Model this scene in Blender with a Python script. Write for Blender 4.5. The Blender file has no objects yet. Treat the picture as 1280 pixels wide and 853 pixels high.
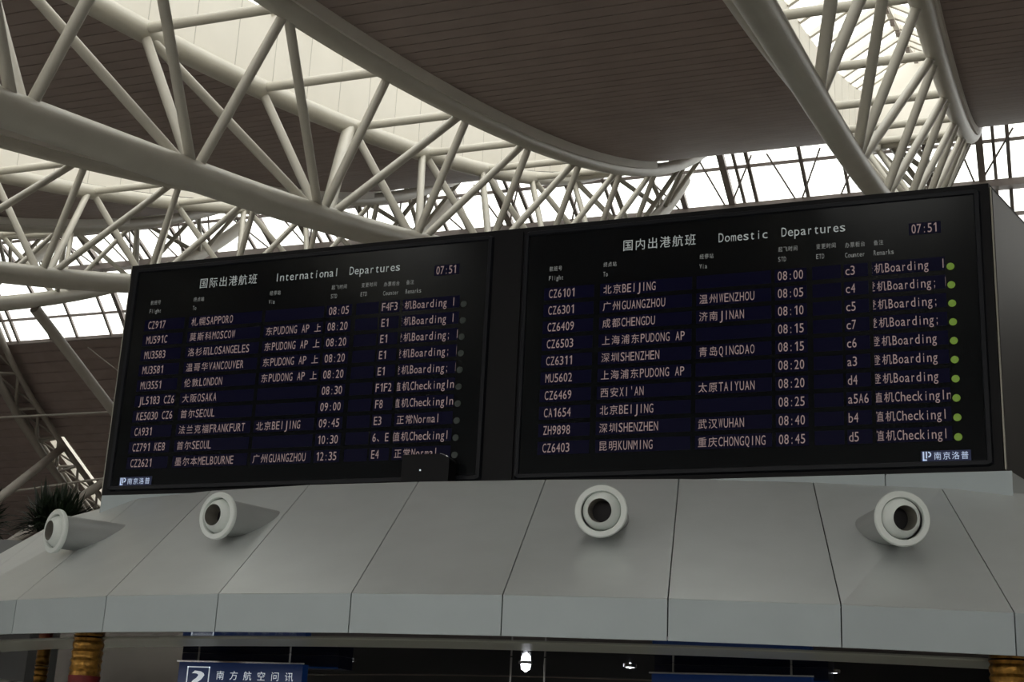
import bpy, bmesh, math, random, re
from mathutils import Vector, Matrix
random.seed(7)
scene = bpy.context.scene
COL = scene.collection

# ------------------------------------------------------------------ camera
CAM = Vector((4.374, -10.702, 1.6))
right = Vector((0.93187, 0.35962, 0.04775)).normalized()
fwd = Vector((-0.35746, 0.88779, 0.28990)).normalized()
right = (right - fwd * right.dot(fwd)).normalized()
up = right.cross(fwd)
cam_data = bpy.data.cameras.new('camera')
cam_data.sensor_width = 36.0
cam_data.lens = 1758.36 / 1280.0 * 36.0
cam_data.clip_end = 500
cam = bpy.data.objects.new('camera', cam_data)
M = Matrix((right, up, -fwd)).transposed().to_4x4()
M.translation = CAM
cam.matrix_world = M
COL.objects.link(cam)
scene.camera = cam

# ------------------------------------------------------------------ world (overcast daylight)
world = bpy.data.worlds.new('overcast_sky')
scene.world = world
world.use_nodes = True
bg = world.node_tree.nodes['Background']
bg.inputs['Color'].default_value = (1.0, 0.972, 0.925, 1)
bg.inputs['Strength'].default_value = 2.8

scene.view_settings.view_transform = 'Standard'
scene.view_settings.look = 'None'
scene.view_settings.gamma = 1.0
scene.view_settings.exposure = 0.0
scene.view_settings.use_curve_mapping = False
scene.cycles.use_denoising = True
scene.cycles.max_bounces = 8
scene.cycles.diffuse_bounces = 5
scene.cycles.transparent_max_bounces = 12
scene.cycles.sample_clamp_indirect = 6.0


# ------------------------------------------------------------------ materials
def mat(name, col, rough=0.5, metal=0.0, noise=0.0, nscale=6.0, bump=0.0, emit=None, estr=0.0, spec=None):
    m = bpy.data.materials.new(name)
    m.use_nodes = True
    nt = m.node_tree
    b = nt.nodes['Principled BSDF']
    b.inputs['Roughness'].default_value = rough
    b.inputs['Metallic'].default_value = metal
    if spec is not None:
        b.inputs['Specular IOR Level'].default_value = spec
    c = (col[0], col[1], col[2], 1)
    b.inputs['Base Color'].default_value = c
    if noise > 0 or bump > 0:
        tc = nt.nodes.new('ShaderNodeTexCoord')
        n = nt.nodes.new('ShaderNodeTexNoise')
        n.inputs['Scale'].default_value = nscale
        n.inputs['Detail'].default_value = 5
        nt.links.new(tc.outputs['Object'], n.inputs['Vector'])
        if noise > 0:
            r = nt.nodes.new('ShaderNodeValToRGB')
            r.color_ramp.elements[0].position = 0.3
            r.color_ramp.elements[1].position = 0.7
            r.color_ramp.elements[0].color = tuple(x * (1 - noise) for x in col) + (1,)
            r.color_ramp.elements[1].color = tuple(min(1, x * (1 + noise)) for x in col) + (1,)
            nt.links.new(n.outputs['Fac'], r.inputs['Fac'])
            nt.links.new(r.outputs['Color'], b.inputs['Base Color'])
        if bump > 0:
            bp = nt.nodes.new('ShaderNodeBump')
            bp.inputs['Strength'].default_value = bump
            bp.inputs['Distance'].default_value = 0.01
            nt.links.new(n.outputs['Fac'], bp.inputs['Height'])
            nt.links.new(bp.outputs['Normal'], b.inputs['Normal'])
    if emit:
        b.inputs['Emission Color'].default_value = (emit[0], emit[1], emit[2], 1)
        b.inputs['Emission Strength'].default_value = estr
    return m


def glass_mat(name, tint=(0.93, 0.96, 0.95), gloss=0.08):
    m = bpy.data.materials.new(name)
    m.use_nodes = True
    nt = m.node_tree
    nt.nodes.clear()
    o = nt.nodes.new('ShaderNodeOutputMaterial')
    mx = nt.nodes.new('ShaderNodeMixShader')
    mx.inputs[0].default_value = gloss
    t = nt.nodes.new('ShaderNodeBsdfTransparent')
    t.inputs[0].default_value = tint + (1,)
    g = nt.nodes.new('ShaderNodeBsdfGlossy')
    g.inputs['Roughness'].default_value = 0.03
    nt.links.new(t.outputs[0], mx.inputs[1])
    nt.links.new(g.outputs[0], mx.inputs[2])
    nt.links.new(mx.outputs[0], o.inputs[0])
    return m


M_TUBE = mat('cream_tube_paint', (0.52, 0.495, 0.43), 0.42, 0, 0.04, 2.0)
M_PROP = mat('shaded_tube_paint', (0.34, 0.315, 0.275), 0.55, 0, 0.05, 2.0)  # cream tube paint darkened to stand for the weak light back there
M_CEIL = mat('dark_ribbed_lining', (0.31, 0.25, 0.232), 0.55, 0, 0.08, 1.5, spec=.15)
M_CREAM = mat('cream_panel', (0.73, 0.70, 0.635), 0.6, 0, 0.03, 0.8)
M_GLASS = glass_mat('roof_glass')
M_STEEL = mat('dark_steel', (0.32, 0.28, 0.26), 0.5, 0, 0.08, 3)
M_CANOPY = mat('grey_canopy_sheet', (0.575, 0.605, 0.60), 0.38, 0.45, 0.03, 3.0)
M_BAND = mat('sky_tinted_sheet', (0.36, 0.41, 0.42), 0.42, 0.2, 0.03, 3.0)  # canopy sheet with the blue of reflected sky put into its colour
M_SEAM = mat('dark_joint', (0.015, 0.015, 0.015), 0.8)
M_NOZZLE = mat('white_plastic', (0.70, 0.745, 0.715), 0.28, 0, 0.02, 8)
M_DUCT = mat('duct_grey', (0.36, 0.375, 0.37), 0.4, 0.2, 0.02, 5)
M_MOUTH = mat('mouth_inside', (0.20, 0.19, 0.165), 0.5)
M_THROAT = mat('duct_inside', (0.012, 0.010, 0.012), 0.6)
M_CASE = mat('black_case_metal', (0.006, 0.006, 0.007), 0.5, 0, 0.1, 5, spec=.15)
M_SIDE = mat('dark_case_side', (0.06, 0.056, 0.055), 0.35, 0.6, 0.05, 3)
M_EDGE = mat('bright_case_edge', (0.30, 0.29, 0.24), 0.35, 0.5)
M_SCREEN = mat('display_glass', (0.0040, 0.0050, 0.0060), 0.16, 0, 0.15, 2, spec=0.28)
M_FRAME = mat('display_frame', (0.007, 0.008, 0.011), 0.35, 0, 0.1, 5, spec=.22)
M_STRIP = mat('unlit_character_strip', (0.002, 0.002, 0.010), 0.3, emit=(0.0004, 0.0003, 0.0034), estr=1.0, spec=0.1)
M_TEXT = mat('lit_characters', (0.02, 0.015, 0.015), 0.5, emit=(0.40, 0.285, 0.275), estr=0.5)
M_PRINT = mat('glowing_print', (0.40, 0.43, 0.43), 0.5, emit=(0.17, 0.19, 0.19), estr=0.7)  # print with a weak glow added; it is no light source
M_PRINTS = mat('small_glowing_print', (0.25, 0.26, 0.26), 0.5, emit=(0.10, 0.105, 0.10), estr=0.8)  # smaller print, same added glow
M_GREEN = mat('green_lamp', (0.05, 0.10, 0.02), 0.4, emit=(0.10, 0.165, 0.012), estr=.75)
M_DIM = mat('unlit_lamp', (0.02, 0.03, 0.025), 0.4)
M_LOGO = mat('logo_lettering', (0.4, 0.45, 0.55), 0.5, emit=(0.33, 0.41, 0.56), estr=0.9)
M_LOGOB = mat('logo_blue', (0.004, 0.008, 0.03), 0.5, emit=(0.002, 0.004, 0.02), estr=1.0)
M_SOFFIT = mat('dark_mirror_soffit', (0.085, 0.08, 0.085), 0.06, 0.9, 0.05, 2)
M_RING = mat('pale_soffit_ring', (0.75, 0.80, 0.72), 0.3)
M_SIGN = mat('blue_sign', (0.010, 0.03, 0.13), 0.3, emit=(0.0, 0.006, 0.03), estr=0.6)
M_SIGNB = mat('dark_blue_sign_box', (0.005, 0.008, 0.035), 0.3)
M_WHITE = mat('white_sign_lettering', (0.75, 0.78, 0.8), 0.5, emit=(.5, .55, .6), estr=.7)
M_CHROME = mat('chrome_trim', (0.7, 0.7, 0.72), 0.15, 1.0)
M_LAMP = mat('downlight_lens', (0.9, 0.9, 1.0), 0.4, emit=(0.9, 0.92, 1.0), estr=14.0)
M_GOLD = mat('gold_foil', (0.42, 0.22, 0.045), 0.3, 0.75, 0.5, 22, bump=1.0)
M_RED = mat('red_cloth', (0.16, 0.008, 0.008), 0.6, 0, 0.3, 12)
M_FLOOR = mat('polished_floor', (0.36, 0.34, 0.31), 0.22, 0, 0.08, 0.7)
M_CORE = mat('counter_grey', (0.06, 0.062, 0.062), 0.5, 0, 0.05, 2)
M_LEAF = mat('dark_leaf', (0.008, 0.020, 0.006), 0.55, 0, 0.5, 4)
M_POT = mat('planter_grey', (0.22, 0.23, 0.235), 0.5, 0, 0.05, 2)
M_DOME = mat('black_device_shell', (0.004, 0.004, 0.005), 0.35, spec=.15)
M_WIRE = mat('pale_rod', (0.45, 0.45, 0.45), 0.3, 0.8)


# ------------------------------------------------------------------ mesh helpers
class MB:
    def __init__(s):
        s.v = []; s.f = []

    def add(s, vs, fs):
        o = len(s.v)
        s.v += [tuple(x) for x in vs]
        s.f += [tuple(i + o for i in f) for f in fs]
        return s

    def box(s, x0, x1, y0, y1, z0, z1):
        return s.add([(x0, y0, z0), (x1, y0, z0), (x1, y1, z0), (x0, y1, z0),
                      (x0, y0, z1), (x1, y0, z1), (x1, y1, z1), (x0, y1, z1)],
                     [(0, 3, 2, 1), (4, 5, 6, 7), (0, 1, 5, 4), (1, 2, 6, 5), (2, 3, 7, 6), (3, 0, 4, 7)])

    def prism(s, bottom, top):
        n = len(bottom)
        return s.add(list(bottom) + list(top),
                     [tuple(range(n - 1, -1, -1)), tuple(range(n, 2 * n))] +
                     [(i, (i + 1) % n, n + (i + 1) % n, n + i) for i in range(n)])

    def tube(s, pts, r, n=10, caps=True):
        pts = [Vector(p) for p in pts]
        rs = r if isinstance(r, (list, tuple)) else [r] * len(pts)
        prev = None
        rings = []
        for i, p in enumerate(pts):
            a = pts[max(i - 1, 0)]; b = pts[min(i + 1, len(pts) - 1)]
            t = (b - a).normalized()
            if prev is None:
                h = Vector((0, 0, 1)) if abs(t.z) < 0.9 else Vector((1, 0, 0))
                u = t.cross(h).normalized()
            else:
                u = (prev - t * prev.dot(t)).normalized()
            prev = u
            w = t.cross(u)
            rings.append([p + (u * math.cos(2 * math.pi * k / n) + w * math.sin(2 * math.pi * k / n)) * rs[i] for k in range(n)])
        vs = [q for R in rings for q in R]
        fs = []
        for i in range(len(pts) - 1):
            for k in range(n):
                fs.append((i * n + k, i * n + (k + 1) % n, (i + 1) * n + (k + 1) % n, (i + 1) * n + k))
        if caps:
            fs.append(tuple(range(n - 1, -1, -1)))
            fs.append(tuple((len(pts) - 1) * n + k for k in range(n)))
        return s.add(vs, fs)

    def bar(s, a, b, w, h):
        a = Vector(a); b = Vector(b)
        t = (b - a).normalized()
        up_ = Vector((0, 0, 1)) if abs(t.z) < 0.95 else Vector((1, 0, 0))
        u = t.cross(up_).normalized(); v = u.cross(t)
        vs = []
        for p in (a, b):
            for su, sv in ((-1, -1), (1, -1), (1, 1), (-1, 1)):
                vs.append(p + u * su * w / 2 + v * sv * h / 2)
        return s.add(vs, [(0, 1, 2, 3), (7, 6, 5, 4), (0, 4, 5, 1), (1, 5, 6, 2), (2, 6, 7, 3), (3, 7, 4, 0)])

    def lathe(s, prof, origin, axis, n=40):
        """prof: list of (distance along axis, radius)"""
        o = Vector(origin); t = Vector(axis).normalized()
        h = Vector((0, 0, 1)) if abs(t.z) < 0.9 else Vector((1, 0, 0))
        u = t.cross(h).normalized(); w = u.cross(t)
        vs = []; fs = []
        for (d, r) in prof:
            for k in range(n):
                a = 2 * math.pi * k / n
                vs.append(o + t * d + (u * math.cos(a) + w * math.sin(a)) * max(r, 1e-4))
        for i in range(len(prof) - 1):
            for k in range(n):
                fs.append((i * n + k, (i + 1) * n + k, (i + 1) * n + (k + 1) % n, i * n + (k + 1) % n))
        return s.add(vs, fs)

    def build(s, name, m, parent=None, smooth=False):
        me = bpy.data.meshes.new(name)
        me.from_pydata(s.v, [], s.f)
        me.update()
        bm = bmesh.new(); bm.from_mesh(me)
        bmesh.ops.recalc_face_normals(bm, faces=bm.faces)
        bm.to_mesh(me); bm.free()
        me.materials.append(m)
        if smooth:
            for p in me.polygons:
                p.use_smooth = True
            try:
                me.set_sharp_from_angle(angle=math.radians(38))
            except Exception:
                pass
        o = bpy.data.objects.new(name, me)
        COL.objects.link(o)
        if parent is not None:
            o.parent = parent
            o.matrix_parent_inverse = parent_world(parent).inverted()
        return o


def parent_world(p):
    m = p.matrix_basis.copy()
    while p.parent is not None:
        m = p.parent.matrix_basis @ p.matrix_parent_inverse @ m if False else (p.parent.matrix_basis @ p.matrix_parent_inverse @ m)
        p = p.parent
    return m


def tag(o, label, cat, group=None, kind=None):
    if label:
        o['label'] = label
    if cat:
        o['category'] = cat
    if group:
        o['group'] = group
    if kind:
        o['kind'] = kind
    return o


def thing(name, label, cat, loc=(0, 0, 0), group=None):
    o = bpy.data.objects.new(name, None)
    o.empty_display_size = 0.2
    o.location = loc
    COL.objects.link(o)
    return tag(o, label, cat, group)


def structure(o, label=None):
    o['kind'] = 'structure'
    if label:
        o['label'] = label
    return o


# ------------------------------------------------------------------ roof geometry
U = 45.0
DE = -0.01
CC, SS = math.cos(DE), math.sin(DE)
CT = [0.5242573150899549, -0.031467214390122455, 0.22780883812432282, 0.25729590166203214, 0.2679860263543448]
CB = [1.5942020876461185, -0.4118205368600245, 0.14167738679141828, 0.25605693266259955, 0.2626559628176903, 0.2120687741421972]


def poly(c, t):
    r = 0.0
    for k in c:
        r = r * t + k
    return r


def htop(y):
    return poly(CT, y - 0.5) if y > 0.2 else poly(CT, -0.3) - (0.2 - y) * 0.08


def hbot(y):
    return poly(CB, y - 0.5) if y > 0.2 else poly(CB, -0.3) - (0.2 - y) * 0.14


def W(x, y, h):
    """roof module coordinates -> metres"""
    return Vector((CAM.x + U * (x * CC + y * SS), CAM.y + U * (-x * SS + y * CC), 1.6 + U * h))


def Wm(x, y, h, dx=0.0, dy=0.0, dz=0.0):
    return W(x + dx / U, y + dy / U, h + dz / U)


A_ = 0.028
LANES = {'A': -0.2525, 'C': -0.0525, 'B': -0.4525, 'D': -0.6525, 'E': -0.8525}
R_TOP, R_BOT, R_WEB = 0.185, 0.235, 0.080
RIDGE = 1.03

# ---- ceiling: dark ribbed lining between the trusses
cl_off = (R_TOP + 0.06) / U


def ceiling_panel(xl, xr, y0, y1, name, label):
    mb = MB()
    step = 0.42 / U
    n = int((y1 - y0) / step)
    for i in range(n):
        ya = y0 + i * step; yb = ya + step * 0.93; yc = ya + step
        ha = htop(ya) + cl_off; hb = htop(yb) + cl_off
        d = 0.014 / U
        pts = [(ya, ha + d), (ya, ha), (yb, hb), (yb, hb + d), (yc, htop(yc) + cl_off + d)]
        vs = []
        for (y, h) in pts:
            vs.append(W(xl, y, h)); vs.append(W(xr, y, h))
        mb.add(vs, [(2 * k, 2 * k + 1, 2 * k + 3, 2 * k + 2) for k in range(len(pts) - 1)])
    # upper skin so the lining has thickness
    m = 24
    ys = [y0 + (y1 - y0) * i / m for i in range(m + 1)]
    vs = []
    for y in ys:
        h = htop(y) + cl_off + 0.30 / U
        vs += [W(xl, y, h), W(xr, y, h), W(xl, y, h - 0.27 / U), W(xr, y, h - 0.27 / U)]
    fs = []
    for i in range(m):
        a = 4 * i; b = a + 4
        fs += [(a, a + 1, b + 1, b), (a, b, b + 2, a + 2), (a + 1, a + 3, b + 3, b + 1)]
    mb.add(vs, fs)
    o = mb.build(name, M_CEIL)
    structure(o, label)
    return o


lane_x = sorted([v - .005 if k == 'C' else v for k, v in LANES.items()], reverse=True)
lane_x.append(-1.0525)
edges = []
prev = 0.42
lane_x.insert(0, 0.1475)  # unseen lane without a truss, opened for the added skylight
for x in lane_x:
    edges.append((x + A_ + 0.0046, prev))
    prev = x - A_ - 0.0046
edges.append((-1.40, prev))
for i, (xl, xr) in enumerate(edges):
    ceiling_panel(xl, xr, -0.14, RIDGE, 'ceiling' if i == 0 else 'ceiling.%03d' % i, None)


# ---- skylights between the top chords of every truss, plus an unseen one added for light
def skylight(x0, idx):
    root = bpy.data.objects.new('window_%d' % idx, None)
    root.location = W(x0, 0.45, htop(0.45))
    COL.objects.link(root)
    structure(root)
    Y0, Y1 = -0.12, 0.80  # run on behind the viewer to add overhead light
    m = 40
    hw = A_ + 0.0040
    wall_h = 0.0370
    for sgn in (-1, 1):
        mb = MB(); t = 0.05 / U * sgn
        vs = []
        for i in range(m + 1):
            y = Y0 + (Y1 - Y0) * i / m
            b = htop(y) + 0.0004; c = htop(y) + wall_h
            vs += [W(x0 + sgn * hw, y, b), W(x0 + sgn * hw, y, c), W(x0 + sgn * hw + t, y, c), W(x0 + sgn * hw + t, y, b)]
        fs = []
        for i in range(m):
            a = 4 * i; b = a + 4
            fs += [(a, a + 1, b + 1, b), (a + 1, a + 2, b + 2, b + 1), (a + 2, a + 3, b + 3, b + 2), (a + 3, a, b, b + 3)]
        mb.add(vs, fs)
        wl = mb.build('side_wall', M_CREAM, root)
        # panel joints of this wall
        jb = MB()
        y = Y0 + 0.01
        while y < Y1:
            b = htop(y) + 0.0035; c = htop(y) + wall_h
            xa = x0 + sgn * hw - sgn * 0.004 / U
            jb.add([W(xa, y, b), W(xa, y + 0.018 / U, b), W(xa, y + 0.018 / U, c), W(xa, y, c),
                    W(xa + sgn * .01 / U, y, b), W(xa + sgn * .01 / U, y + 0.018 / U, b), W(xa + sgn * .01 / U, y + 0.018 / U, c), W(xa + sgn * .01 / U, y, c)],
                   [(0, 1, 2, 3), (0, 3, 7, 4), (1, 5, 6, 2)])
            y += 1.25 / U
        jb.build('panel_joint', mat_joint, wl)
        fb_ = MB(); vs = []
        for i in range(m + 1):
            y = Y0 + (Y1 - Y0) * i / m
            xa = x0 + sgn * hw - sgn * 0.012 / U
            vs += [W(xa, y, htop(y) + .0030), W(xa, y, htop(y) + .0054), W(xa + sgn * .010 / U, y, htop(y) + .0054), W(xa + sgn * .010 / U, y, htop(y) + .0030)]
        fb_.add(vs, fs); fb_.build('base_strip', M_SEAM, wl)  # thin dark strip along the wall base
    # end wall and flat cream lining beyond the glazing
    eb = MB()
    ya, yb = Y1, Y1 + 0.05 / U
    vs = []
    for y in (ya, yb):
        vs += [W(x0 - hw, y, htop(ya) + 0.004), W(x0 + hw, y, htop(ya) + 0.004), W(x0 + hw, y, htop(ya) + wall_h), W(x0, y, htop(ya) + 0.0570), W(x0 - hw, y, htop(ya) + wall_h)]
    eb.prism(vs[:5], vs[5:])
    eb.build('end_wall', M_CREAM, root)
    sb = MB(); vs = []
    for i in range(13):
        y = Y1 + (RIDGE - Y1) * i / 12
        h = htop(y) + 0.0075
        vs += [W(x0 - hw, y, h), W(x0 + hw, y, h), W(x0 + hw, y, h + 0.002), W(x0 - hw, y, h + 0.002)]
    fs = []
    for i in range(12):
        a = 4 * i; b = a + 4
        fs += [(a, a + 1, b + 1, b), (a + 2, a + 3, b + 3, b + 2), (a + 1, a + 2, b + 2, b + 1), (a + 3, a, b, b + 3)]
    sb.add(vs, fs)
    sb.build('soffit_panel', M_CREAM, root)
    # ridge, rafters, panes
    ridge_h = 0.0570
    rb = MB()
    pts = [W(x0, Y0 + (Y1 - Y0) * i / 24, htop(Y0 + (Y1 - Y0) * i / 24) + ridge_h - 0.001) for i in range(25)]
    for p, q in zip(pts, pts[1:]):
        rb.bar(p, q, 0.12, 0.16)
    rb.build('ridge_beam', M_STEEL if False else M_CREAM, root)
    y = -0.08
    while y < Y1:
        for sgn in (-1, 1):
            b = MB()
            b.bar(W(x0 + sgn * hw, y, htop(y) + wall_h), W(x0, y, htop(y) + ridge_h), 0.10, 0.10)
            b.build('rafter', M_CREAM, root)
        bk = MB()
        bk.bar(W(x0, y - 0.002, htop(y) + ridge_h - 0.0040), W(x0, y + 0.004, htop(y) + ridge_h - 0.0034), 0.10, 0.06)
        bk.build('ridge_bracket', M_STEEL, root)
        y += 1.3 / U
    for sgn in (-1, 1):
        g = MB(); vs = []
        for i in range(25):
            yy = Y0 + (Y1 - Y0) * i / 24
            vs += [W(x0 + sgn * hw, yy, htop(yy) + wall_h + 0.0035), W(x0, yy, htop(yy) + ridge_h + 0.0035)]
        g.add(vs, [(2 * i, 2 * i + 1, 2 * i + 3, 2 * i + 2) for i in range(24)])
        g.build('pane', M_GLASS, root)


mat_joint = mat('panel_joint_grey', (0.50, 0.48, 0.44), 0.8)
for i, k in enumerate((LANES['A'], LANES['C'] - .005, LANES['B'], LANES['D'], LANES['E'], -1.0525, 0.1475)):  # last lane is out of view, added to light the canopy slope from above
    skylight(k, i + 2)


# ---- trusses
T0, DT = 0.354, 0.0766
B0, DB = 0.357, 0.0835


def truss(x0, label, y_start=0.09, shift=0.0, r_bot=R_BOT):
    root = thing('roof_truss', label, 'roof truss', W(x0, 0.5, hbot(0.5)), 'white tubular roof trusses')
    ys = [y_start + (1.0 - y_start) * i / 60 for i in range(61)]
    for s in (-1, 1):
        MB().tube([W(x0 + shift + s * A_, y, htop(y)) for y in ys], R_TOP, 16).build('top_chord', M_TUBE, root, True)
    MB().tube([W(x0, y, hbot(y)) for y in ys], r_bot, 20).build('bottom_chord', M_TUBE, root, True)
    T = {k: T0 + DT * k for k in range(-3, 9)}
    B = {k: B0 + DB * k for k in range(-3, 8)}
    for k, y in T.items():
        MB().tube([W(x0 + shift - A_, y, htop(y)), W(x0 + shift + A_, y, htop(y))], 0.085, 10).build('cross_strut', M_TUBE, root, True)
    for k, y in B.items():
        if k <= 0:
            tt = (k - 1, k)
        elif k == 1:
            tt = (0, 1, 2)
        else:
            tt = (k, k + 1)
        for j in tt:
            if j not in T:
                continue
            for s in (-1, 1):
                r = 0.13 if (k == 1 and j == 2 and s == -1) else R_WEB
                off = 0.0022 * (1 if T[j] > y else -1)
                MB().tube([W(x0, y + off, hbot(y + off)), W(x0 + shift + s * A_, T[j] - off * 0.8, htop(T[j]))], r, 10).build('web', M_TUBE, root, True)
    return root


truss(LANES['A'], 'large cream tubular roof truss crossing above the left display, nearest of the row')
truss(LANES['C'], 'cream tubular roof truss running down behind the upper right corner of the displays', shift=-.005, r_bot=.182)
truss(LANES['B'], 'cream tubular roof truss next behind the large one, ending at the left display corner')
truss(LANES['D'], 'cream tubular roof truss whose lowest chord sags across the bright glazing at left')
truss(LANES['E'], 'farthest cream roof truss, only web tips showing at the left photo edge')

# ---- ridge glazing and far slope
GL = [(1.03, 0.4900), (1.0866, 0.4634), (1.1140, 0.4428), (1.1316, 0.4260), (1.1503, 0.4066)]
XL, XR = -1.40, 0.45
root = bpy.data.objects.new('window_1', None)
root.location = W(-0.4, 1.09, 0.46)
COL.objects.link(root)
structure(root)
g = MB()
vs = []
for (y, h) in GL:
    vs += [W(XL, y, h + 0.003), W(XR, y, h + 0.003)]
g.add(vs, [(2 * i, 2 * i + 1, 2 * i + 3, 2 * i + 2) for i in range(len(GL) - 1)])
g.build('pane', M_GLASS, root)


def glaze(t):
    """point on glazing line by y"""
    for (a, b) in zip(GL, GL[1:]):
        if t <= b[0] or b is GL[-1]:
            f = (t - a[0]) / (b[0] - a[0])
            return a[1] + f * (b[1] - a[1])


fb = MB()
fb.bar(W(XL, 1.0905, 0.4590), W(XR, 1.0905, 0.4590), 0.45, 0.26)
fb.build('transom_beam', M_STEEL, root)
for (y, wd) in ((1.052, .10), (1.114, .12), (1.1316, .10), (1.1503, .16), (1.03, .2)):
    b = MB(); b.bar(W(XL, y, glaze(y)), W(XR, y, glaze(y)), wd, wd); b.build('transom', M_STEEL, root)
lanes_all = [-1.2525, -1.0525] + sorted(LANES.values()) + [0.1475]
for lx in lanes_all:
    for dx, wd in ((-.0835, .11), (-.041, .11), (-.02, .2), (.0202, .24), (.0305, .11), (.041, .13), (.0835, .13)):
        b = MB()
        for p, q in zip(GL, GL[1:]):
            b.bar(W(lx + dx, p[0], p[1]), W(lx + dx, q[0], q[1]), wd, wd)
        b.build('mullion', M_STEEL, root)
    for (d0, y0, d1, y1) in ((.0192, 1.0866, .0455, 1.04), (.0729, 1.0866, .058, 1.04), (.0785, 1.0866, .1005, 1.04), (.014, 1.0866, .0025, 1.04),
                             (-.025, 1.0866, -.05, 1.04), (-.09, 1.0866, -.066, 1.04)):
        b = MB(); b.tube([W(lx + d0, y0, glaze(y0) - .002), W(lx + d1, y1, glaze(y1) - .002)], 0.035, 8); b.build('brace_rod', M_STEEL, root)

# far slope lining (dark planks) with a skylight slot in the lane of the far truss leg
FAR = [(1.1503, .4066), (1.165, .3950), (1.2, .3690), (1.26, .3320), (1.33, .2930), (1.5, .2050), (1.7, .0700), (1.80, -.0355)]


def far(y):
    for (a, b) in zip(FAR, FAR[1:]):
        if y <= b[0] or b is FAR[-1]:
            f = (y - a[0]) / (b[0] - a[0])
            return a[1] + f * (b[1] - a[1])


def far_panel(xl, xr, y0, y1):
    mb = MB()
    y = y0
    step = 0.62 / U * 0.8
    while y < y1 - 1e-6:
        yb = min(y + step * 0.86, y1); yc = min(y + step, y1)
        d = 0.07 / U
        pts = [(y, far(y) + d), (y, far(y)), (yb, far(yb)), (yb, far(yb) + d), (yc, far(yc) + d)]
        vs = []
        for (a, h) in pts:
            vs += [W(xl, a, h), W(xr, a, h)]
        mb.add(vs, [(2 * k, 2 * k + 1, 2 * k + 3, 2 * k + 2) for k in range(4)])
        y += step
    return mb


LF = -1.0385
LW = 0.014
wb = far_panel(XL, LF - LW + .0025, 1.1503, 1.80)
b2 = far_panel(LF + LW - .0025, XR, 1.1503, 1.80); wb.add(b2.v, b2.f)
b3 = far_panel(LF - LW + .0025, LF + LW - .0025, 1.1503, 1.262); wb.add(b3.v, b3.f)
structure(wb.build('wall_back', M_CEIL))
# skylight slot walls
root = bpy.data.objects.new('window_9', None); root.location = W(LF, 1.4, far(1.4)); COL.objects.link(root); structure(root)
for s in (-1, 1):
    mb = MB(); vs = []
    yy = [1.262 + (1.72 - 1.262) * i / 20 for i in range(21)]
    for y in yy:
        vs += [W(LF + s * (LW - .0025), y, far(y)), W(LF + s * (LW - .0025), y, far(y) + .03), W(LF + s * (LW - .0015), y, far(y) + .03), W(LF + s * (LW - .0015), y, far(y))]
    fs = []
    for i in range(20):
        a = 4 * i; b = a + 4
        fs += [(a, a + 1, b + 1, b), (a + 1, a + 2, b + 2, b + 1), (a + 2, a + 3, b + 3, b + 2), (a + 3, a, b, b + 3)]
    mb.add(vs, fs); mb.build('side_wall', M_CREAM, root)
mb = MB(); vs = []
for y in yy:
    vs += [W(LF - LW + .0025, y, far(y) + .031), W(LF + LW - .0025, y, far(y) + .031)]
mb.add(vs, [(2 * i, 2 * i + 1, 2 * i + 3, 2 * i + 2) for i in range(20)]); mb.build('pane', M_GLASS, root)

# far truss leg coming down the back slope
leg = thing('descending_truss', 'dim curved truss leg with bright gaps descending at left of the displays', 'roof truss', W(LF, 1.3, far(1.3) - .03))
LEGY = [1.12 + i * .02 for i in range(30)]


def legtop(y):
    return far(max(y, 1.1503)) - .012 + (max(0, 1.1503 - y)) * 1.0


def legbot(y):
    return legtop(y) - .020 - .006 * min(1, max(0, (y - 1.15) / .3))


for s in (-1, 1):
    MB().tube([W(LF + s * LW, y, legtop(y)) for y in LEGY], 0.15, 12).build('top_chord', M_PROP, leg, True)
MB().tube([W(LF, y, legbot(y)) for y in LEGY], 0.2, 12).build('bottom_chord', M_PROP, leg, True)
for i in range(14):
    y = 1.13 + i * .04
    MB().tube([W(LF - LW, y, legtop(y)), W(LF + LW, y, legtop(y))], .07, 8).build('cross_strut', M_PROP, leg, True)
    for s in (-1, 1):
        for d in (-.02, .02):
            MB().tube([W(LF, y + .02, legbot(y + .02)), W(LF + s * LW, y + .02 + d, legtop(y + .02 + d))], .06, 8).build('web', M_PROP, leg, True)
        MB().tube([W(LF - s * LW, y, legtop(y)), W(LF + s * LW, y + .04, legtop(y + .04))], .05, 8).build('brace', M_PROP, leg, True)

# raking props and thin rods in the hall behind the left display
GZ = -1.6 / U
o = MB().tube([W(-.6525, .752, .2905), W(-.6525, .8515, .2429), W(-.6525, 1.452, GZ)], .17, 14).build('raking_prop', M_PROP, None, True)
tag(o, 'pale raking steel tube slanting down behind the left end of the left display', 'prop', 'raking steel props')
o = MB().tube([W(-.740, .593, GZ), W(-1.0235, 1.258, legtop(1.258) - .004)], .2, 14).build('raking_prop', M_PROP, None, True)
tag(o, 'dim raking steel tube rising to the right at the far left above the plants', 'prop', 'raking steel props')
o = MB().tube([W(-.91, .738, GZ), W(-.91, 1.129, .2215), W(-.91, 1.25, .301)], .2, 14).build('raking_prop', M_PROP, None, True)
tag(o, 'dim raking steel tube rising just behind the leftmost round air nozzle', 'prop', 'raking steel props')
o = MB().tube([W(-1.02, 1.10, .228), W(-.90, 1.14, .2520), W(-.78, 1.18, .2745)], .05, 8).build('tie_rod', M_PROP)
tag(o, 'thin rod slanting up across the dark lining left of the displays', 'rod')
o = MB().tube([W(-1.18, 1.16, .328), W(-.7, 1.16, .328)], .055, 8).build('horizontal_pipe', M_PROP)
tag(o, 'thin horizontal pipe crossing the dark lining left of the displays', 'pipe')
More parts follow.
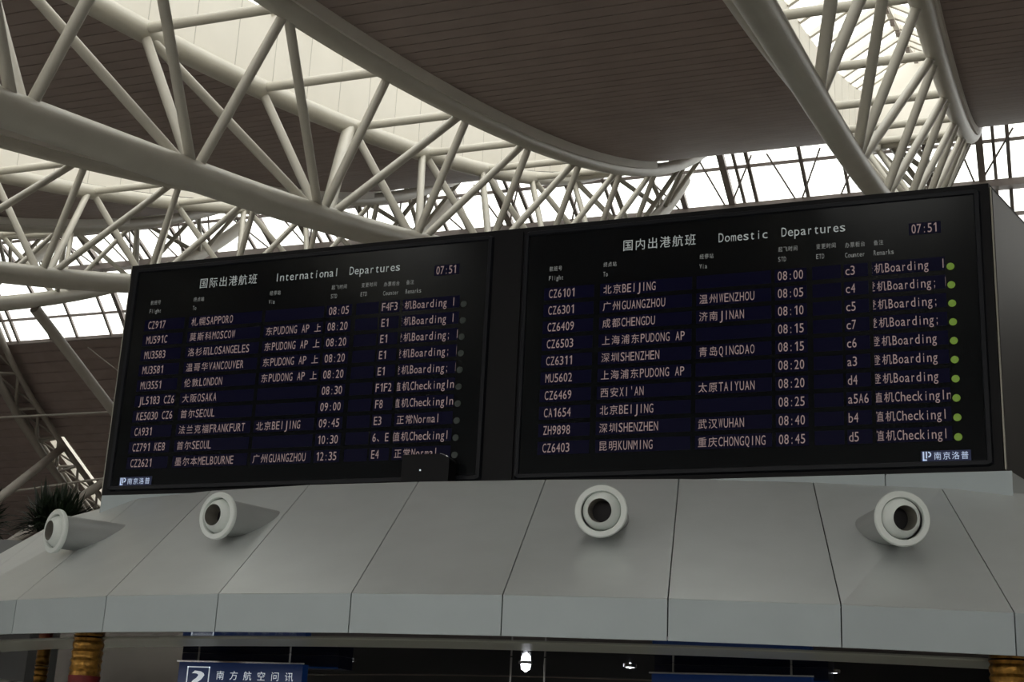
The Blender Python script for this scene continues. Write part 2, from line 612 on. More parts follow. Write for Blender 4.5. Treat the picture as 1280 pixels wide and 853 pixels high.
o = MB().tube([W(-.842, 1.05, .362), W(-.80, 1.06, .332), W(-.70, 1.085, .265), W(-.26, 1.193, GZ)], .025, 6).build('thin_cable', M_PROP)
tag(o, 'thin cable slanting down to the right above the raking tube at the left display edge', 'cable')

# ------------------------------------------------------------------ floor
fl = MB(); fl.add([(-70, -30, 0), (50, -30, 0), (50, 75, 0), (-70, 75, 0)], [(0, 1, 2, 3)])
fl.box(-70, 50, -30, 75, -.3, -.01)
structure(fl.build('floor', M_FLOOR))
# unseen walls, added to limit the daylight; it enters by a slot in the front one
M_WALL = mat('added_hall_wall', (0.10, 0.095, 0.085), 0.7, 0, 0.05, 0.5)
wf = MB(); wf.box(-62, 26, -17.6, -17.2, 0, 3.2); wf.box(-62, 26, -17.6, -17.2, 5.8, 13); structure(wf.build('added_wall_front', M_WALL))
wl_ = MB(); wl_.box(-62, -61.6, -17, 72, 0, 24); structure(wl_.build('added_wall_left', M_WALL))
wr_ = MB(); wr_.box(25.6, 26, -17, 72, 0, 24); structure(wr_.build('added_wall_right', M_WALL))

# ------------------------------------------------------------------ kiosk canopy
CX, CY = -0.108, 8.17
RB = 10.531
ZB0, ZB1 = 2.392, 2.65
band = []
for k in range(-6, 11):
    a = math.radians(-16.8 + 5.73 * k)
    band.append((CX + RB * math.sin(a), CY - RB * math.cos(a)))
# index 6 is the seam right of the leftmost pixel column
rim_c = {-6: (-9.9, 5.6, 3.72), -5: (-9.4, 4.75, 3.72), -4: (-8.5, 3.75, 3.72), -3: (-7.56, 2.83, 3.72), -2: (-6.35, 1.82, 3.72), -1: (-4.75, .44, 3.72), 0: (-3.54, -.035, 3.80), 1: (-2.6, -.29, 3.80), 2: (-1.546, -.42, 3.80), 3: (-.53, -.42, 3.80),
         4: (.557, -.36, 3.80), 5: (1.616, -.25, 3.80), 6: (2.61, -.03, 3.79), 7: (3.55, -.022, 3.722), 8: (4.50, .10, 3.66), 9: (5.5, .6, 3.66), 10: (6.4, 1.2, 3.66)}
band_i = {k: band[k + 6] for k in range(-6, 11)}

canopy = thing('kiosk_canopy', 'curved grey metal canopy with sloping panels under the two displays', 'canopy', (CX, 1.0, 0))
gap = 0.0042


def lerp(a, b, t):
    return tuple(a[i] + (b[i] - a[i]) * t for i in range(len(a)))


for k in range(-6, 10):
    p0 = band_i[k]; p1 = band_i[k + 1]
    r0 = rim_c[k]; r1 = rim_c[k + 1]
    wd = math.dist(p0, p1)
    e = gap / wd
    a = lerp((p0[0], p0[1], ZB1), (p1[0], p1[1], ZB1), e); b = lerp((p0[0], p0[1], ZB1), (p1[0], p1[1], ZB1), 1 - e)
    c = lerp(r1, r0, e); d = lerp(r0, r1, e)
    mb = MB()
    mb.prism([Vector(q) + Vector((0, .012, -.02)) for q in (a, b, c, d)], [a, b, c, d])
    mb.build('slope_panel', M_CANOPY, canopy)
    mb = MB()
    a2 = (a[0], a[1], ZB0); b2_ = (b[0], b[1], ZB0)
    n = Vector((-(CX - a[0]), -(CY - a[1]), 0)).normalized() * -.02
    mb.prism([a2, b2_, (b[0], b[1], ZB1 - .003), (a[0], a[1], ZB1 - .003)],
             [Vector(a2) + n, Vector(b2_) + n, Vector((b[0], b[1], ZB1 - .003)) + n, Vector((a[0], a[1], ZB1 - .003)) + n])
    mb.build('band_panel', M_BAND, canopy)
# backing behind the joints, roof lid
bk = MB()
ks = list(range(-6, 11))
vs = []
for k in ks:
    p = band_i[k]; r = rim_c[k]
    q = Vector((CX, CY)) + (Vector(p) - Vector((CX, CY))) * (1 - .03 / RB)
    vs += [(q.x, q.y, ZB0 + .004), (q.x, q.y, ZB1 - .022), (r[0], r[1] + .03, r[2] - .03)]
fs = []
for i in range(len(ks) - 1):
    a = 3 * i; b = a + 3
    fs += [(a, b, b + 1, a + 1), (a + 1, b + 1, b + 2, a + 2)]
bk.add(vs, fs)
bk.build('joint_backing', M_SEAM, canopy)
lid = MB()
top = [rim_c[k] for k in ks]
vs = []
for q in top:
    vs += [(q[0], q[1], q[2] - .004), (q[0], 7.5, 3.70)]
lid.add(vs, [(2 * i, 2 * i + 1, 2 * i + 3, 2 * i + 2) for i in range(len(ks) - 1)])
lid.build('roof_sheet', M_CANOPY, canopy)


def annulus(r0, r1, z, a0=-80, a1=80, n=80, t=0.02):
    mb = MB(); vs = []
    for i in range(n + 1):
        a = math.radians(a0 + (a1 - a0) * i / n)
        s_, c_ = math.sin(a), math.cos(a)
        for r in (r0, r1):
            vs.append((CX + r * s_, CY - r * c_, z)); vs.append((CX + r * s_, CY - r * c_, z + t))
    fs = []
    for i in range(n):
        a = 4 * i; b = a + 4
        fs += [(a, a + 2, b + 2, b), (a + 1, b + 1, b + 3, a + 3), (a, b, b + 1, a + 1), (a + 2, a + 3, b + 3, b + 2)]
    return mb.add(vs, fs)


s_ = annulus(10.08, RB - .022, ZB0 + .006)
s2 = annulus(6.6, 9.50, ZB0 + .006); s_.add(s2.v, s2.f)
s_.build('soffit', M_SOFFIT, canopy)
annulus(9.50, 10.08, ZB0 - .004, t=.03).build('soffit_ring', M_RING, canopy)

# counter core and columns below the canopy
core = thing('kiosk_counter', 'dim grey counter wall in the shade under the canopy', 'counter', (CX, 2.4, 0))
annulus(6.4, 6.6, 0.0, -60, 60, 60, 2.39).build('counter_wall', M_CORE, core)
annulus(6.61, 6.9, 2.05, -60, 60, 60, .04).build('shelf', M_STEEL, core)
for x, y, lab in ((-2.655, -1.62, 'gold wrapped column with red cloth below, under the left end of the canopy'),
                  (3.99, -1.08, 'gold wrapped column under the right end of the canopy'),
                  (-5.95, 1.9, 'thin gold and red column at the far left edge below the canopy')):
    c = thing('column', lab, 'column', (x, y, 0), 'wrapped columns under the canopy')
    r = .115 if y < 0 else .07
    pr = []
    z = 2.12
    zz = []
    nn = 14
    for i in range(nn + 1):
        pr.append((2.10 + (ZB0 - 2.10) * i / nn, r + .004 * math.sin(i * 2.3) + .003 * math.cos(i * 4.1)))
    MB().lathe(pr, (x, y, 0), (0, 0, 1), 28).build('gold_wrap', M_GOLD, c, True)
    MB().lathe([(0, 0), (0, r), (1.2, r * .98), (2.08, r * 1.02), (2.11, r * 1.05), (2.11, 0)], (x, y, 0), (0, 0, 1), 28).build('red_cover', M_RED, c, True)

for (x, y) in ((-1.27, .02), (.34, -.05), (1.17, .04), (2.70, .16)):
    pass
DL = [((-1.27, .02), 'small bright downlight in the dark soffit right of the question mark sign'),
      ((.34, -.05), 'brightest downlight in the dark soffit, between the two hanging rods'),
      ((1.17, .04), 'small downlight in the soffit just left of the plain blue sign'),
      ((2.70, .16), 'small downlight in the soffit just right of the plain blue sign')]
for (x, y), lab in DL:
    d = thing('downlight', lab, 'downlight', (x, y, ZB0), 'soffit downlights')
    MB().lathe([(0, .062), (-.012, .062), (-.014, .05), (-.004, .046)], (x, y, ZB0 + .006), (0, 0, 1), 24).build('trim_ring', M_CHROME, d, True)
    rr = .040
    MB().lathe([(-.004, rr), (-.012 if x != .34 else -.05, rr * .85), (-.02 if x != .34 else -.075, .0)], (x, y, ZB0 + .006), (0, 0, 1), 20).build('lens', M_LAMP, d, True)

for (x, lab) in ((.43, 'left one of the two thin metal rods hanging from the soffit'), (.70, 'right one of the two thin metal rods hanging from the soffit')):
    o = MB().tube([(x, -.6, ZB0), (x, -.6, 1.1)], .008, 8).build('hanging_rod', M_WIRE, None, True)
    tag(o, lab, 'rod', 'thin rods under the soffit')


# ------------------------------------------------------------------ lettering
_fc = bpy.data.curves.new('glyph_source', 'FONT')
_fc.resolution_u = 3
_fo = bpy.data.objects.new('glyph_source', _fc)
COL.objects.link(_fo)
_cache = {}


def glyph(ch):
    if ch == '1' and ch not in _cache:
        _cache[ch] = ([(.17, 0), (.27, 0), (.27, .69), (.19, .69), (.04, .57), (.04, .48), (.17, .56)], [(0, 1, 2, 3, 6), (3, 4, 5, 6)])
    if ch not in _cache:
        _fc.body = ch
        bpy.context.view_layer.update()
        dg = bpy.context.evaluated_depsgraph_get()
        me = bpy.data.meshes.new_from_object(_fo.evaluated_get(dg))
        vs = [(v.co.x, v.co.y) for v in me.vertices]
        fs = [tuple(p.vertices) for p in me.polygons]
        bpy.data.meshes.remove(me)
        _cache[ch] = (vs, fs)
    return _cache[ch]


# metrics of the built-in face: caps 0 .. ~0.69
_cap = max(y for _, y in glyph('H')[0])
NARROW = {'I': .16, '1': .52, 'J': .56, 'i': .16, 'l': .16, ':': .16, '.': .16, "'": .16, 'j': .3, 'r': .5, 't': .56, 'f': .56, '(': .3, ';': .16}


def text_geo(s, pitch, cap, bold=0.0, cjkscale=1.0):
    """fixed-pitch lettering in a plane (x right, y up); returns verts, faces, width; y = 0 is the vertical middle of a capital"""
    V = []; F = []
    x = 0.0
    for ch in s:
        wide = ord(ch) > 0x2000
        w = pitch * (2 if wide else 1)
        if ch not in ' ':
            vs, fs = glyph(ch)
            if vs:
                x0 = min(v[0] for v in vs); x1 = max(v[0] for v in vs)
                if wide:
                    sy = cap * 1.16 * cjkscale
                    sx = w * .90 if ch not in '、' else w * .9
                    o = len(V)
                    for (a, b) in vs:
                        V.append((x + w * .05 + a * sx, (b - .38) * sy))
                else:
                    tw = NARROW.get(ch, .80) * pitch
                    sy = cap / _cap
                    sx = tw / max(x1 - x0, 1e-4)
                    if ch in ".:';":
                        sx = tw / .12 if (x1 - x0) > .05 else sx
                        tw = (x1 - x0) * sx
                    off = x + (w - tw) / 2
                    o = len(V)
                    for (a, b) in vs:
                        V.append((off + (a - x0) * sx, b * sy - cap / 2))
                F += [tuple(i + o for i in f) for f in fs]
        x += w
    return V, F, x


S = 0.15


def BX(u):
    return (u - 24.65) * S


def BZ(v):
    return 1.6 + (25.93 - v) * S


def put_text(name, s, u, v, pitch, cap, m, parent, depth, clip=None):
    """one object per word"""
    first = None; i = 0; x = u
    for w in re.findall(r' +|[^ ]+', s):
        if w[0] != ' ':
            o = put_word(name, w, x, v, pitch, cap, m, parent, depth, clip)
            first = first or o
        x += pitch * sum(2 if ord(c) > 0x2000 else 1 for c in w)
    return first


def put_word(name, s, u, v, pitch, cap, m, parent, depth, clip=None):
    V, F, wdt = text_geo(s, pitch * S, cap * S)
    me = bpy.data.meshes.new(name)
    me.from_pydata([(BX(u) + a, -depth, BZ(v) + b) for a, b in V], [], F)
    if clip:
        bm = bmesh.new(); bm.from_mesh(me)
        for (xx, nx) in ((BX(clip[0]), -1), (BX(clip[1]), 1)):
            gm = bm.verts[:] + bm.edges[:] + bm.faces[:]
            bmesh.ops.bisect_plane(bm, geom=gm, plane_co=(xx, 0, 0), plane_no=(nx, 0, 0), clear_outer=True)
        bm.to_mesh(me); bm.free()
    # letters have a little thickness
    bm = bmesh.new(); bm.from_mesh(me)
    bmesh.ops.recalc_face_normals(bm, faces=bm.faces)
    bm.to_mesh(me); bm.free()
    if not me.polygons:
        return None
    me.materials.append(m)
    o = bpy.data.objects.new(name, me)
    COL.objects.link(o)
    o.parent = parent
    o.matrix_parent_inverse = parent_world(parent).inverted()
    return o


# ------------------------------------------------------------------ display housing
U0, U1, V0, V1 = -1.9, 51.25, -4.25, 10.93
x0, x1, z0, z1 = BX(U0), BX(U1), BZ(V1), BZ(V0)
housing = thing('display_housing', 'long black housing that holds both departure displays, on the canopy', 'display housing', (0, .5, z0))
DEPTH = 1.6
sp = math.tan(math.radians(14.67)) * DEPTH
mb = MB()
mb.prism([(x0, 0, z0), (x1, 0, z0), (x1 + sp, DEPTH, z0), (x0 - sp, DEPTH, z0)],
         [(x0, 0, z1), (x1, 0, z1), (x1 + sp, DEPTH, z1), (x0 - sp, DEPTH, z1)])
mb.build('case', M_CASE, housing)
for sx, xx in ((-1, x0), (1, x1)):
    mb = MB()
    o_ = .006 * sx
    mb.prism([(xx + .02 * sx + o_, .045, z0 + .01), (xx + sp * sx + o_, DEPTH - .02, z0 + .01), (xx + sp * sx, DEPTH - .02, z0 + .01), (xx + .012 * sx, .045, z0 + .01)],
             [(xx + .02 * sx + o_, .045, z1 - .04), (xx + sp * sx + o_, DEPTH - .02, z1 - .04), (xx + sp * sx, DEPTH - .02, z1 - .04), (xx + .012 * sx, .045, z1 - .04)])
    mb.build('side_sheet', M_SIDE, housing)
    mb = MB(); mb.box(min(xx, xx + .012 * sx) + .008 * sx, max(xx, xx + .012 * sx) + .008 * sx, .012, .04, z0 + .01, z1 - .03)
    mb.build('edge_strip', M_EDGE, housing)
mb = MB()
mb.box(BX(23.75), BX(25.5), -.018, 0.002, z0 + .03, BZ(-4.0)); mb.build('centre_panel', M_CASE, housing)
# white plinth under the housing
pl = canopy
zp = z0 - .005
for a_, b_ in ((x0 - .0, -2.9), (-2.9, -1.0), (-1.0, 1.0), (1.0, BX(45.62)), (BX(45.62), x1 + .06)):
    mb = MB()
    mb.box(a_ + .004, b_ - .004, -.005, .3, 3.45, zp); mb.build('plinth_panel', M_BAND, pl)
mb = MB()
mb.prism([(x0, .04, 3.46), (x1 + .055, .04, 3.46), (x1 + sp + .05, DEPTH, 3.46), (x0 - sp, DEPTH, 3.46)],
         [(x0, .04, zp - .001), (x1 + .055, .04, zp - .001), (x1 + sp + .05, DEPTH, zp - .001), (x0 - sp, DEPTH, zp - .001)])
mb.build('plinth_body', M_CANOPY, pl)


# ------------------------------------------------------------------ the two departure displays
COLS = [('flight', 26.95, 29.95), ('to', 30.3, 35.6), ('via', 35.85, 39.95), ('std', 40.15, 41.85), ('etd', 42.15, 43.65), ('counter', 43.8, 45.05), ('remark', 45.25, 48.93)]
OFF = 27.23
HDR = [(27.2, -1.52, '航班号', 'Flight'), (30.45, -1.5, '终点站', 'To'), (36.0, -1.49, '经停站', 'Via'), (40.33, -1.52, '起飞时间', 'STD'),
       (42.36, -1.5, '变更时间', 'ETD'), (43.88, -1.44, '办票柜台', 'Counter'), (45.36, -1.44, '备注', 'Remarks')]


def display(uoff, outer, label, title_c, title_l, u_c, u_l, clock_u, rows, lit, logo_u, logo_side):
    root = thing('departure_display', label, 'departure display', (BX((outer[0] + outer[1]) / 2), 0, z0), 'departure displays')
    a, b = BX(outer[0]), BX(outer[1])
    zt, zb = BZ(-3.98), BZ(10.72)
    scr = MB(); scr.box(a + .05, b - .05, -.012, -.001, zb + .05, zt - .05)
    scr.build('screen', M_SCREEN, root)
    fr = MB()
    # frame of rounded profile: rail bars with soft outer corners
    w = .055
    for (xa, xb, za, zc) in ((a, b, zt - w, zt), (a, b, zb, zb + w)):
        fr.prism([(xa + .03, -.001, za), (xb - .03, -.001, za), (xb, -.001, za + .02), (xb, -.001, zc - .02), (xb - .03, -.001, zc), (xa + .03, -.001, zc), (xa, -.001, zc - .02), (xa, -.001, za + .02)],
                 [(xa + .05, -.028, za + .012), (xb - .05, -.028, za + .012), (xb - .02, -.028, za + .025), (xb - .02, -.028, zc - .025), (xb - .05, -.028, zc - .012), (xa + .05, -.028, zc - .012), (xa + .02, -.028, zc - .025), (xa + .02, -.028, za + .025)])
    for (xa, xb) in ((a, a + w), (b - w, b)):
        fr.prism([(xa, -.001, zb + .02), (xb, -.001, zb + .02), (xb, -.001, zt - .02), (xa, -.001, zt - .02)],
                 [(xa + .012, -.028, zb + .03), (xb - .012, -.028, zb + .03), (xb - .012, -.028, zt - .03), (xa + .012, -.028, zt - .03)])
    fr.build('frame', M_FRAME, root)
    D1, D2 = .0135, .0160
    t = put_text('chinese_title', title_c, u_c, -2.55, .36, .62, M_PRINT, root, D2)
    put_text('english_title', title_l, u_l, -2.5, .346, .52, M_PRINT, root, D2)
    cb = MB(); cb.box(BX(clock_u - .12), BX(clock_u + 1.5), -D1, -.011, BZ(-1.7), BZ(-2.36))
    ck = cb.build('clock', M_STRIP, root)
    put_text('clock_digits', '07:51', clock_u, -2.03, .27, .5, M_TEXT, ck, D2)
    for (u, v, c, e) in HDR:
        h = put_text('column_heading', c, u + uoff, v, .135, .27, M_PRINTS, root, D2)
        put_text('column_heading_english', e, u + uoff, v + .57, .15, .27, M_PRINTS, h, D2)
    for r, row in enumerate(rows):
        sb = MB()
        for (_, ua, ub) in COLS:
            sb.box(BX(ua + uoff), BX(ub + uoff), -D1, -.011, BZ(r + .37), BZ(r - .37))
        strip = sb.build('flight_row', M_STRIP, root)
        fl_, to, via, std, cnt, (rem, ro) = row
        put_text('flight_number', fl_, 27.23 + uoff, r, .27, .5, M_TEXT, strip, D2, (26.95 + uoff, 29.95 + uoff))
        put_text('destination', to, 30.46 + uoff, r, .282, .5, M_TEXT, strip, D2)
        if via:
            put_text('via_stop', via, 35.97 + uoff, r, .282, .5, M_TEXT, strip, D2, (35.85 + uoff, 40.0 + uoff))
        put_text('departure_time', std, 40.28 + uoff, r, .282, .5, M_TEXT, strip, D2)
        put_text('counter_code', cnt, 43.86 + uoff + (0 if lit or len(cnt) > 3 else .05), r, .27, .5, M_TEXT, strip, D2)
        put_text('remark', rem, 45.30 + uoff + ro, r, .28, .5, M_TEXT, strip, D2, (45.27 + uoff, 48.93 + uoff))
        lb = MB(); lb.lathe([(.010, .0), (.010, .030), (.018, .028), (.020, .0)], (BX(49.2 + uoff), 0, BZ(r + .22 - .02)), (0, -1, 0), 20)
        lb.build('status_lamp', M_GREEN if lit else M_DIM, strip, True)
    # maker mark: blue block with pale letter emblem and four characters
    lg = MB(); lg.box(BX(logo_u - .08), BX(logo_u + 2.3), -D1, -.011, BZ(10.40), BZ(9.86))
    L = lg.build('maker_mark', M_LOGOB, root)
    put_text('mark_characters', '南京洛普', logo_u + .50, 10.13, .215, .36, M_LOGO, L, D2)
    em = MB()
    x, z = BX(logo_u), BZ(10.36)
    hh = .46 * S
    em.box(x, x + .011, -D2, -D1, z, z + hh)
    em.box(x, x + .03, -D2, -D1, z, z + .011)
    em.box(x + .022, x + .032, -D2, -D1, z + .018, z + hh)
    for i in range(9):
        a0 = math.pi / 2 - math.pi * i / 9; a1 = math.pi / 2 - math.pi * (i + 1) / 9
        cx, cz, r0, r1 = x + .040, z + hh - .022, .012, .022
        em.prism([(cx + r0 * math.cos(a0), -D1, cz + r0 * math.sin(a0)), (cx + r1 * math.cos(a0), -D1, cz + r1 * math.sin(a0)), (cx + r1 * math.cos(a1), -D1, cz + r1 * math.sin(a1)), (cx + r0 * math.cos(a1), -D1, cz + r0 * math.sin(a1))],
                 [(cx + r0 * math.cos(a0), -D2, cz + r0 * math.sin(a0)), (cx + r1 * math.cos(a0), -D2, cz + r1 * math.sin(a0)), (cx + r1 * math.cos(a1), -D2, cz + r1 * math.sin(a1)), (cx + r0 * math.cos(a1), -D2, cz + r0 * math.sin(a1))])
    em.build('mark_emblem', M_LOGO, L)
    return root


BD = ('登机Boarding In', -.56 + .06)
R_ROWS = [
    ('CZ6101', '北京BEIJING', '', '08:00', 'c3', ('登机Boarding  I', -.56 + .04)),
    ('CZ6301', '广州GUANGZHOU', '温州WENZHOU', '08:05', 'c4', ('登机Boarding; I', -.56 + .14)),
    ('CZ6409', '成都CHENGDU', '济南JINAN', '08:10', 'c5', ('登机Boarding; I', -.56 + .16)),
    ('CZ6503', '上海浦东PUDONG AP', '', '08:15', 'c7', ('登机Boarding; I', -.56 + .19)),
    ('CZ6311', '深圳SHENZHEN', '青岛QINGDAO', '08:15', 'c6', ('登机Boarding', -.56 + .30)),
    ('MU5602', '上海浦东PUDONG AP', '', '08:20', 'a3', ('登机Boarding', -.56 + .30)),
    ('CZ6469', "西安XI'AN", '太原TAIYUAN', '08:20', 'd4', ('登机Boarding', -.56 + .30)),
    ('CA1654', '北京BEIJING', '', '08:25', 'a5A6', ('值机CheckingIn', -.56 + .34)),
    ('ZH9898', '深圳SHENZHEN', '武汉WUHAN', '08:40', 'b4', ('值机CheckingI', -.56 + .38)),
    ('CZ6403', '昆明KUNMING', '重庆CHONGQING', '08:45', 'd5', ('值机CheckingI', -.56 + .38)),
]
L_ROWS = [
    ('CZ917', '札幌SAPPORO', '', '08:05', 'F4F3', ('登机Boarding I', -.56 + .04)),
    ('MU591C', '莫斯科MOSCOW', '东PUDONG AP 上', '08:20', 'E1', ('登机Boarding I', -.56 + .06)),
    ('MU3583', '洛杉矶LOSANGELES', '东PUDONG AP 上', '08:20', 'E1', ('登机Boarding; I', -.56 + .12)),
    ('MU3581', '温哥华VANCOUVER', '东PUDONG AP 上', '08:20', 'E1', ('登机Boarding; I', -.56 + .14)),
    ('MU3551', '伦敦LONDON', '东PUDONG AP 上', '08:20', 'E1', ('登机Boarding; I', -.56 + .14)),
    ('JL5183 CZ6', '大阪OSAKA', '', '08:30', 'F1F2', ('值机CheckingIn', -.56 + .26)),
    ('KE5030 CZ6', '首尔SEOUL', '', '09:00', 'F8', ('值机CheckingIn', -.56 + .28)),
    ('CA931', '法兰克福FRANKFURT', '北京BEIJING', '09:45', 'E3', ('正常Normal', .06)),
    ('CZ791 KE8', '首尔SEOUL', '', '10:30', '6、E', ('值机CheckingI', -.56 + .42)),
    ('CZ2621', '墨尔本MELBOURNE', '广州GUANGZHOU', '12:35', 'E4', ('正常Normal', .06)),
]
display(-OFF, (-1.52, 23.65), 'left black departure display headed International Departures with unlit lamps', '国际出港航班', 'International  Departures',
        3.49, 9.04, 20.05, L_ROWS, False, -.58, 0)
display(0.0, (25.6, 50.82), 'right black departure display headed Domestic Departures with green lamps', '国内出港航班', 'Domestic  Departures',
        31.52, 37.04, 47.31, R_ROWS, True, 47.47, 1)

# small black device in front of the left display
dv = thing('black_device', 'small rounded black device on the canopy rim in front of the left display', 'device', (-.58, -.2, 3.70))
mb = MB()
prof = []
xa, xb, za, zb_ = -.80, -.365, 3.80, 4.083
rad = .11
prof = [(xa, za), (xb, za)]
for i in range(9):
    a = math.radians(90 * i / 8)
    prof.append((xb - rad + rad * math.cos(a), zb_ - rad * .55 + rad * .55 * math.sin(a)))
prof += [(xa + .01, zb_), (xa, zb_ - .01)]
mb.prism([(p[0], -.20, p[1]) for p in prof], [(p[0], -.05, p[1]) for p in prof])
mb.build('shell', M_DOME, dv)
mb = MB()
arc = [(xb - rad * (1 - math.cos(math.radians(t))) + .0, -.203, zb_ - rad * .55 * (1 - math.sin(math.radians(t))) + .001) for t in (28, 40, 52, 64, 76)]
mb.tube(arc, .004, 6); mb.build('corner_highlight', M_CHROME, dv)  # bright arc modelled to stand for the highlight on the shell's corner
MB().lathe([(.0, .008), (.006, .007), (.008, 0)], (-.625, -.20, 3.945), (0, -1, 0), 12).build('indicator', M_WHITE, dv)


# ------------------------------------------------------------------ air nozzles on the slope
def nozzle(flange, base_depth, axis, label, tilt=(0, 0)):
    F_ = Vector(flange); K = .93
    t = Vector(axis).normalized()
    n = thing('air_nozzle', label, 'air nozzle', F_, 'round air nozzles on the canopy')
    MB().lathe([(-base_depth, .148 * K), (-.03, .150 * K), (-.02, .150 * K)], F_, t, 40).build('duct_sleeve', M_DUCT, n, True)
    MB().lathe([(d_, r_ * K) for d_, r_ in ((-.035, .150), (-.035, .185), (-.030, .196), (-.012, .199), (-.003, .197), (.003, .190), (.004, .154), (-.004, .149), (-.03, .149))], F_, t, 48).build('flange', M_NOZZLE, n, True)
    side = t.cross(Vector((0, 0, 1))).normalized()
    up2 = side.cross(t)
    t2 = (t + side * tilt[0] + up2 * tilt[1]).normalized()
    R = .150 * K
    prof = []
    for i in range(13):
        a = math.radians(80 - (80 - 39) * i / 12)
        prof.append((R * math.cos(a) - .07, R * math.sin(a)))
    d0, r0 = prof[-1]
    prof += [(d0 + .006, r0 + .001), (d0 + .008, r0 - .003), (d0 + .003, r0 - .006)]
    MB().lathe(prof, F_, t2, 48).build('ball', M_NOZZLE, n, True)
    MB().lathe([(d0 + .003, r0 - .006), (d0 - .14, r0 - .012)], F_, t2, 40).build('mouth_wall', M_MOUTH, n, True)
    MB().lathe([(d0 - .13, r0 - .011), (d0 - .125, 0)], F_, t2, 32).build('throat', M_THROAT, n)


def radial(x, y):
    v = Vector((x - 0.0, y - 6.6, 0)).normalized()
    return (v.x, v.y, -.02)


def at_view(px, py, yy):
    pass


NZ = [((-3.44, -1.25, 3.295), 'leftmost round white air nozzle, seen almost from the side', (.05, .0), .70),
      ((-1.68, -1.55, 3.34), 'round white air nozzle turned to the left, below the left display', (-.02, .0), .95),
      ((1.41, -1.55, 3.318), 'round white air nozzle facing straight out, below the left half of the right display', (.05, -.10), .95),
      ((3.395, -1.28, 3.28), 'rightmost round white air nozzle with its dark mouth aimed down', (-.12, -.10), .75)]
for p, lab, tl, dp in NZ:
    nozzle(p, dp, radial(p[0], p[1]), lab, tl)

# ------------------------------------------------------------------ hanging blue signs
def sign(xa, xb, y, zt, zb, label, with_text):
    s = thing('hanging_sign', label, 'sign', ((xa + xb) / 2, y, zb), 'blue hanging signs')
    MB().box(xa, xb, y, y + .09, zb, zt).build('sign_box', M_SIGN, s)
    MB().box(xa - .02, xb + .02, y - .012, y + .10, zt, zt + .012).build('top_trim', M_CHROME, s)
    for x in (xa + .15, xb - .15):
        MB().tube([(x, y + .045, zt), (x, y + .045, ZB0 + .004)], .008, 8).build('hanger', M_WIRE, s)
    if with_text:
        w = .005
        bx0, bx1, bz1 = xa + .085, xa + .30, zt - .035
        bz0 = bz1 - .225
        f = MB()
        f.box(bx0, bx1, y - .004, y, bz1 - .008, bz1); f.box(bx0, bx1, y - .004, y, bz0, bz0 + .008)
        f.box(bx0, bx0 + .008, y - .004, y, bz0, bz1); f.box(bx1 - .008, bx1, y - .004, y, bz0, bz1)
        f.build('icon_frame', M_WHITE, s)
        for (st, x, zc, pitch, cap, nm) in (('?', bx0 + .03, (bz0 + bz1) / 2 - .005, .155, .165, 'question_mark'), ('南方航空问讯', xa + .36, zt - .10, .0685, .078, 'lettering')):
            step = .128
            for i, ch in enumerate(st):
                V, F, _ = text_geo(ch, .045 if nm == 'lettering' else pitch, .066 if nm == 'lettering' else cap)
                me = bpy.data.meshes.new(nm)
                me.from_pydata([(x + i * step + a, y - .003, zc + b) for a, b in V], [], F)
                me.materials.append(M_WHITE)
                o = bpy.data.objects.new(nm, me); COL.objects.link(o); o.parent = s
                o.matrix_parent_inverse = parent_world(s).inverted()
    return s


sign(-2.51, -1.35, -.6, 2.305, 1.95, 'blue hanging sign with a white question mark box and white characters', True)
sign(1.47, 2.64, -.4, 2.312, 1.95, 'plain blue hanging sign below the right half of the canopy', False)
# dark blue light boxes fixed to the soffit behind the signs
for (xa, xb, y, lab) in ((-2.66, -1.17, -.35, 'dark blue box against the soffit above the question mark sign'), (1.42, 2.72, -.15, 'dark blue box against the soffit above the plain blue sign')):
    s = thing('sign_box', lab, 'sign box', (xa, y, 2.3), 'dark boxes above the signs')
    MB().box(xa, xb, y, y + .25, 2.30, ZB0 + .004).build('box_body', M_SIGNB, s)
    MB().box(xa - .006, xb + .006, y - .006, y, 2.295, 2.305).build('lower_lip', M_SIGN, s)

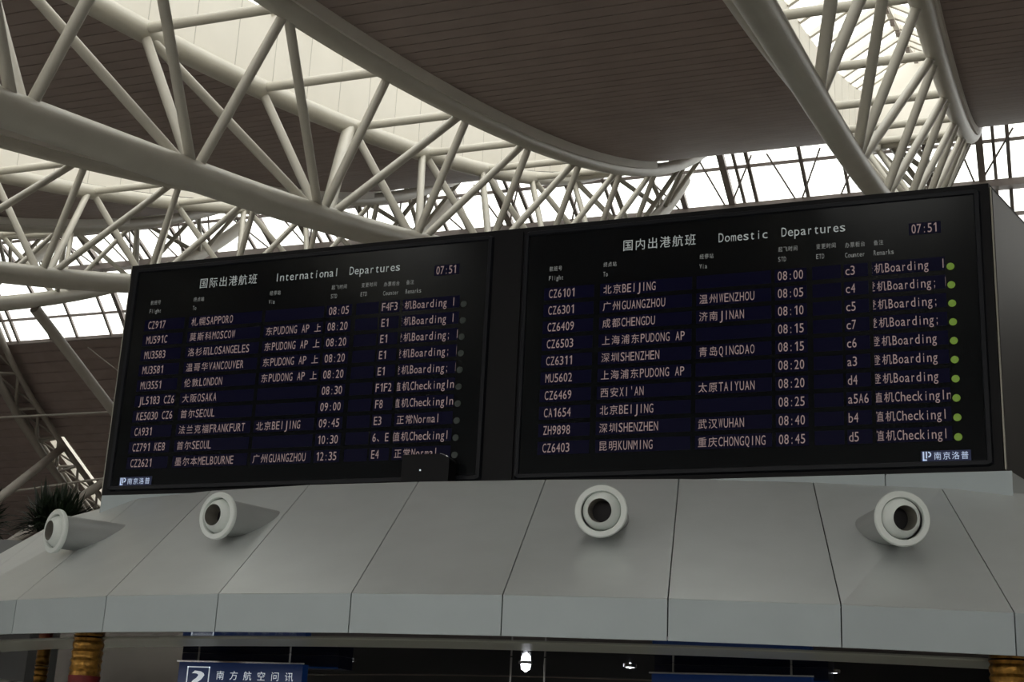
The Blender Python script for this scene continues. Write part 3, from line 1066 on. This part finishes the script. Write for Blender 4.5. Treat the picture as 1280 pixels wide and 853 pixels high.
# ------------------------------------------------------------------ neighbouring planted kiosk at the far left
nk = thing('planter', 'pale blue-grey raised trough edge at the left with dark plants on it', 'planter', (-14, 10, 0))
mb = MB()
n = 14
bot = []; top = []
for i in range(n + 1):
    a = math.radians(-70 + 70 * i / n)
    bot.append((-15.2 + 3.3 * math.cos(a) , 10.5 + 1.6 * math.sin(a), 3.9)); top.append((-15.2 + 3.5 * math.cos(a), 10.5 + 1.7 * math.sin(a), 5.02))
bot += [(-19, 10.5, 3.9), (-19, 9, 3.9)]; top += [(-19.2, 10.5, 5.02), (-19.2, 8.9, 5.02)]
mb.prism(bot, top); mb.build('trough', M_POT, nk)
mb = MB(); mb.prism([(-18, 9.4, 0), (-12.6, 9.6, 0), (-12.6, 10.4, 0), (-18, 10.4, 0)], [(-18, 9.4, 3.9), (-12.6, 9.6, 3.9), (-12.6, 10.4, 3.9), (-18, 10.4, 3.9)]); mb.build('stand', M_CORE, nk)
for (px, py, sc, lab) in ((-12.75, 10.0, 1.05, 'dark green bushy plant on the trough, the right one, nearest the round nozzle'), (-14.55, 9.85, 1.1, 'dark green bushy plant on the trough, the left one at the photo edge')):
    pt = thing('trough_plant', lab, 'plant', (px, py, 5.02), 'plants on the trough')
    mb = MB()
    for i in range(620):
        az = random.uniform(0, 2 * math.pi); el = random.uniform(.05, 1.45)
        L = random.uniform(.5, .92) * sc
        base = Vector((px + random.uniform(-.3, .3), py + random.uniform(-.15, .15), 5.24 + random.uniform(0, .2)))
        dr = Vector((math.cos(az) * math.cos(el), math.sin(az) * math.cos(el) * .7, math.sin(el)))
        mid = base + dr * L * .55; tip = base + dr * L + Vector((0, 0, -.18 * math.cos(el) * L))
        sd = dr.cross(Vector((0, 0, 1))).normalized() * random.uniform(.02, .045)
        th = Vector((0, 0, .006))
        mb.add([base - sd * .3, base + sd * .3, mid + sd, mid - sd, tip, mid + th * 2],
               [(0, 1, 2, 5), (0, 5, 3), (3, 5, 4), (5, 2, 4)])
    mb.build('foliage', M_LEAF, pt)
    MB().lathe([(0, 0), (0, .14), (.02, .16), (.26, .17), (.27, .12), (.24, 0)], (px, py, 5.021), (0, 0, 1), 20).build('pot', M_CORE, pt, True)

bpy.data.objects.remove(_fo)
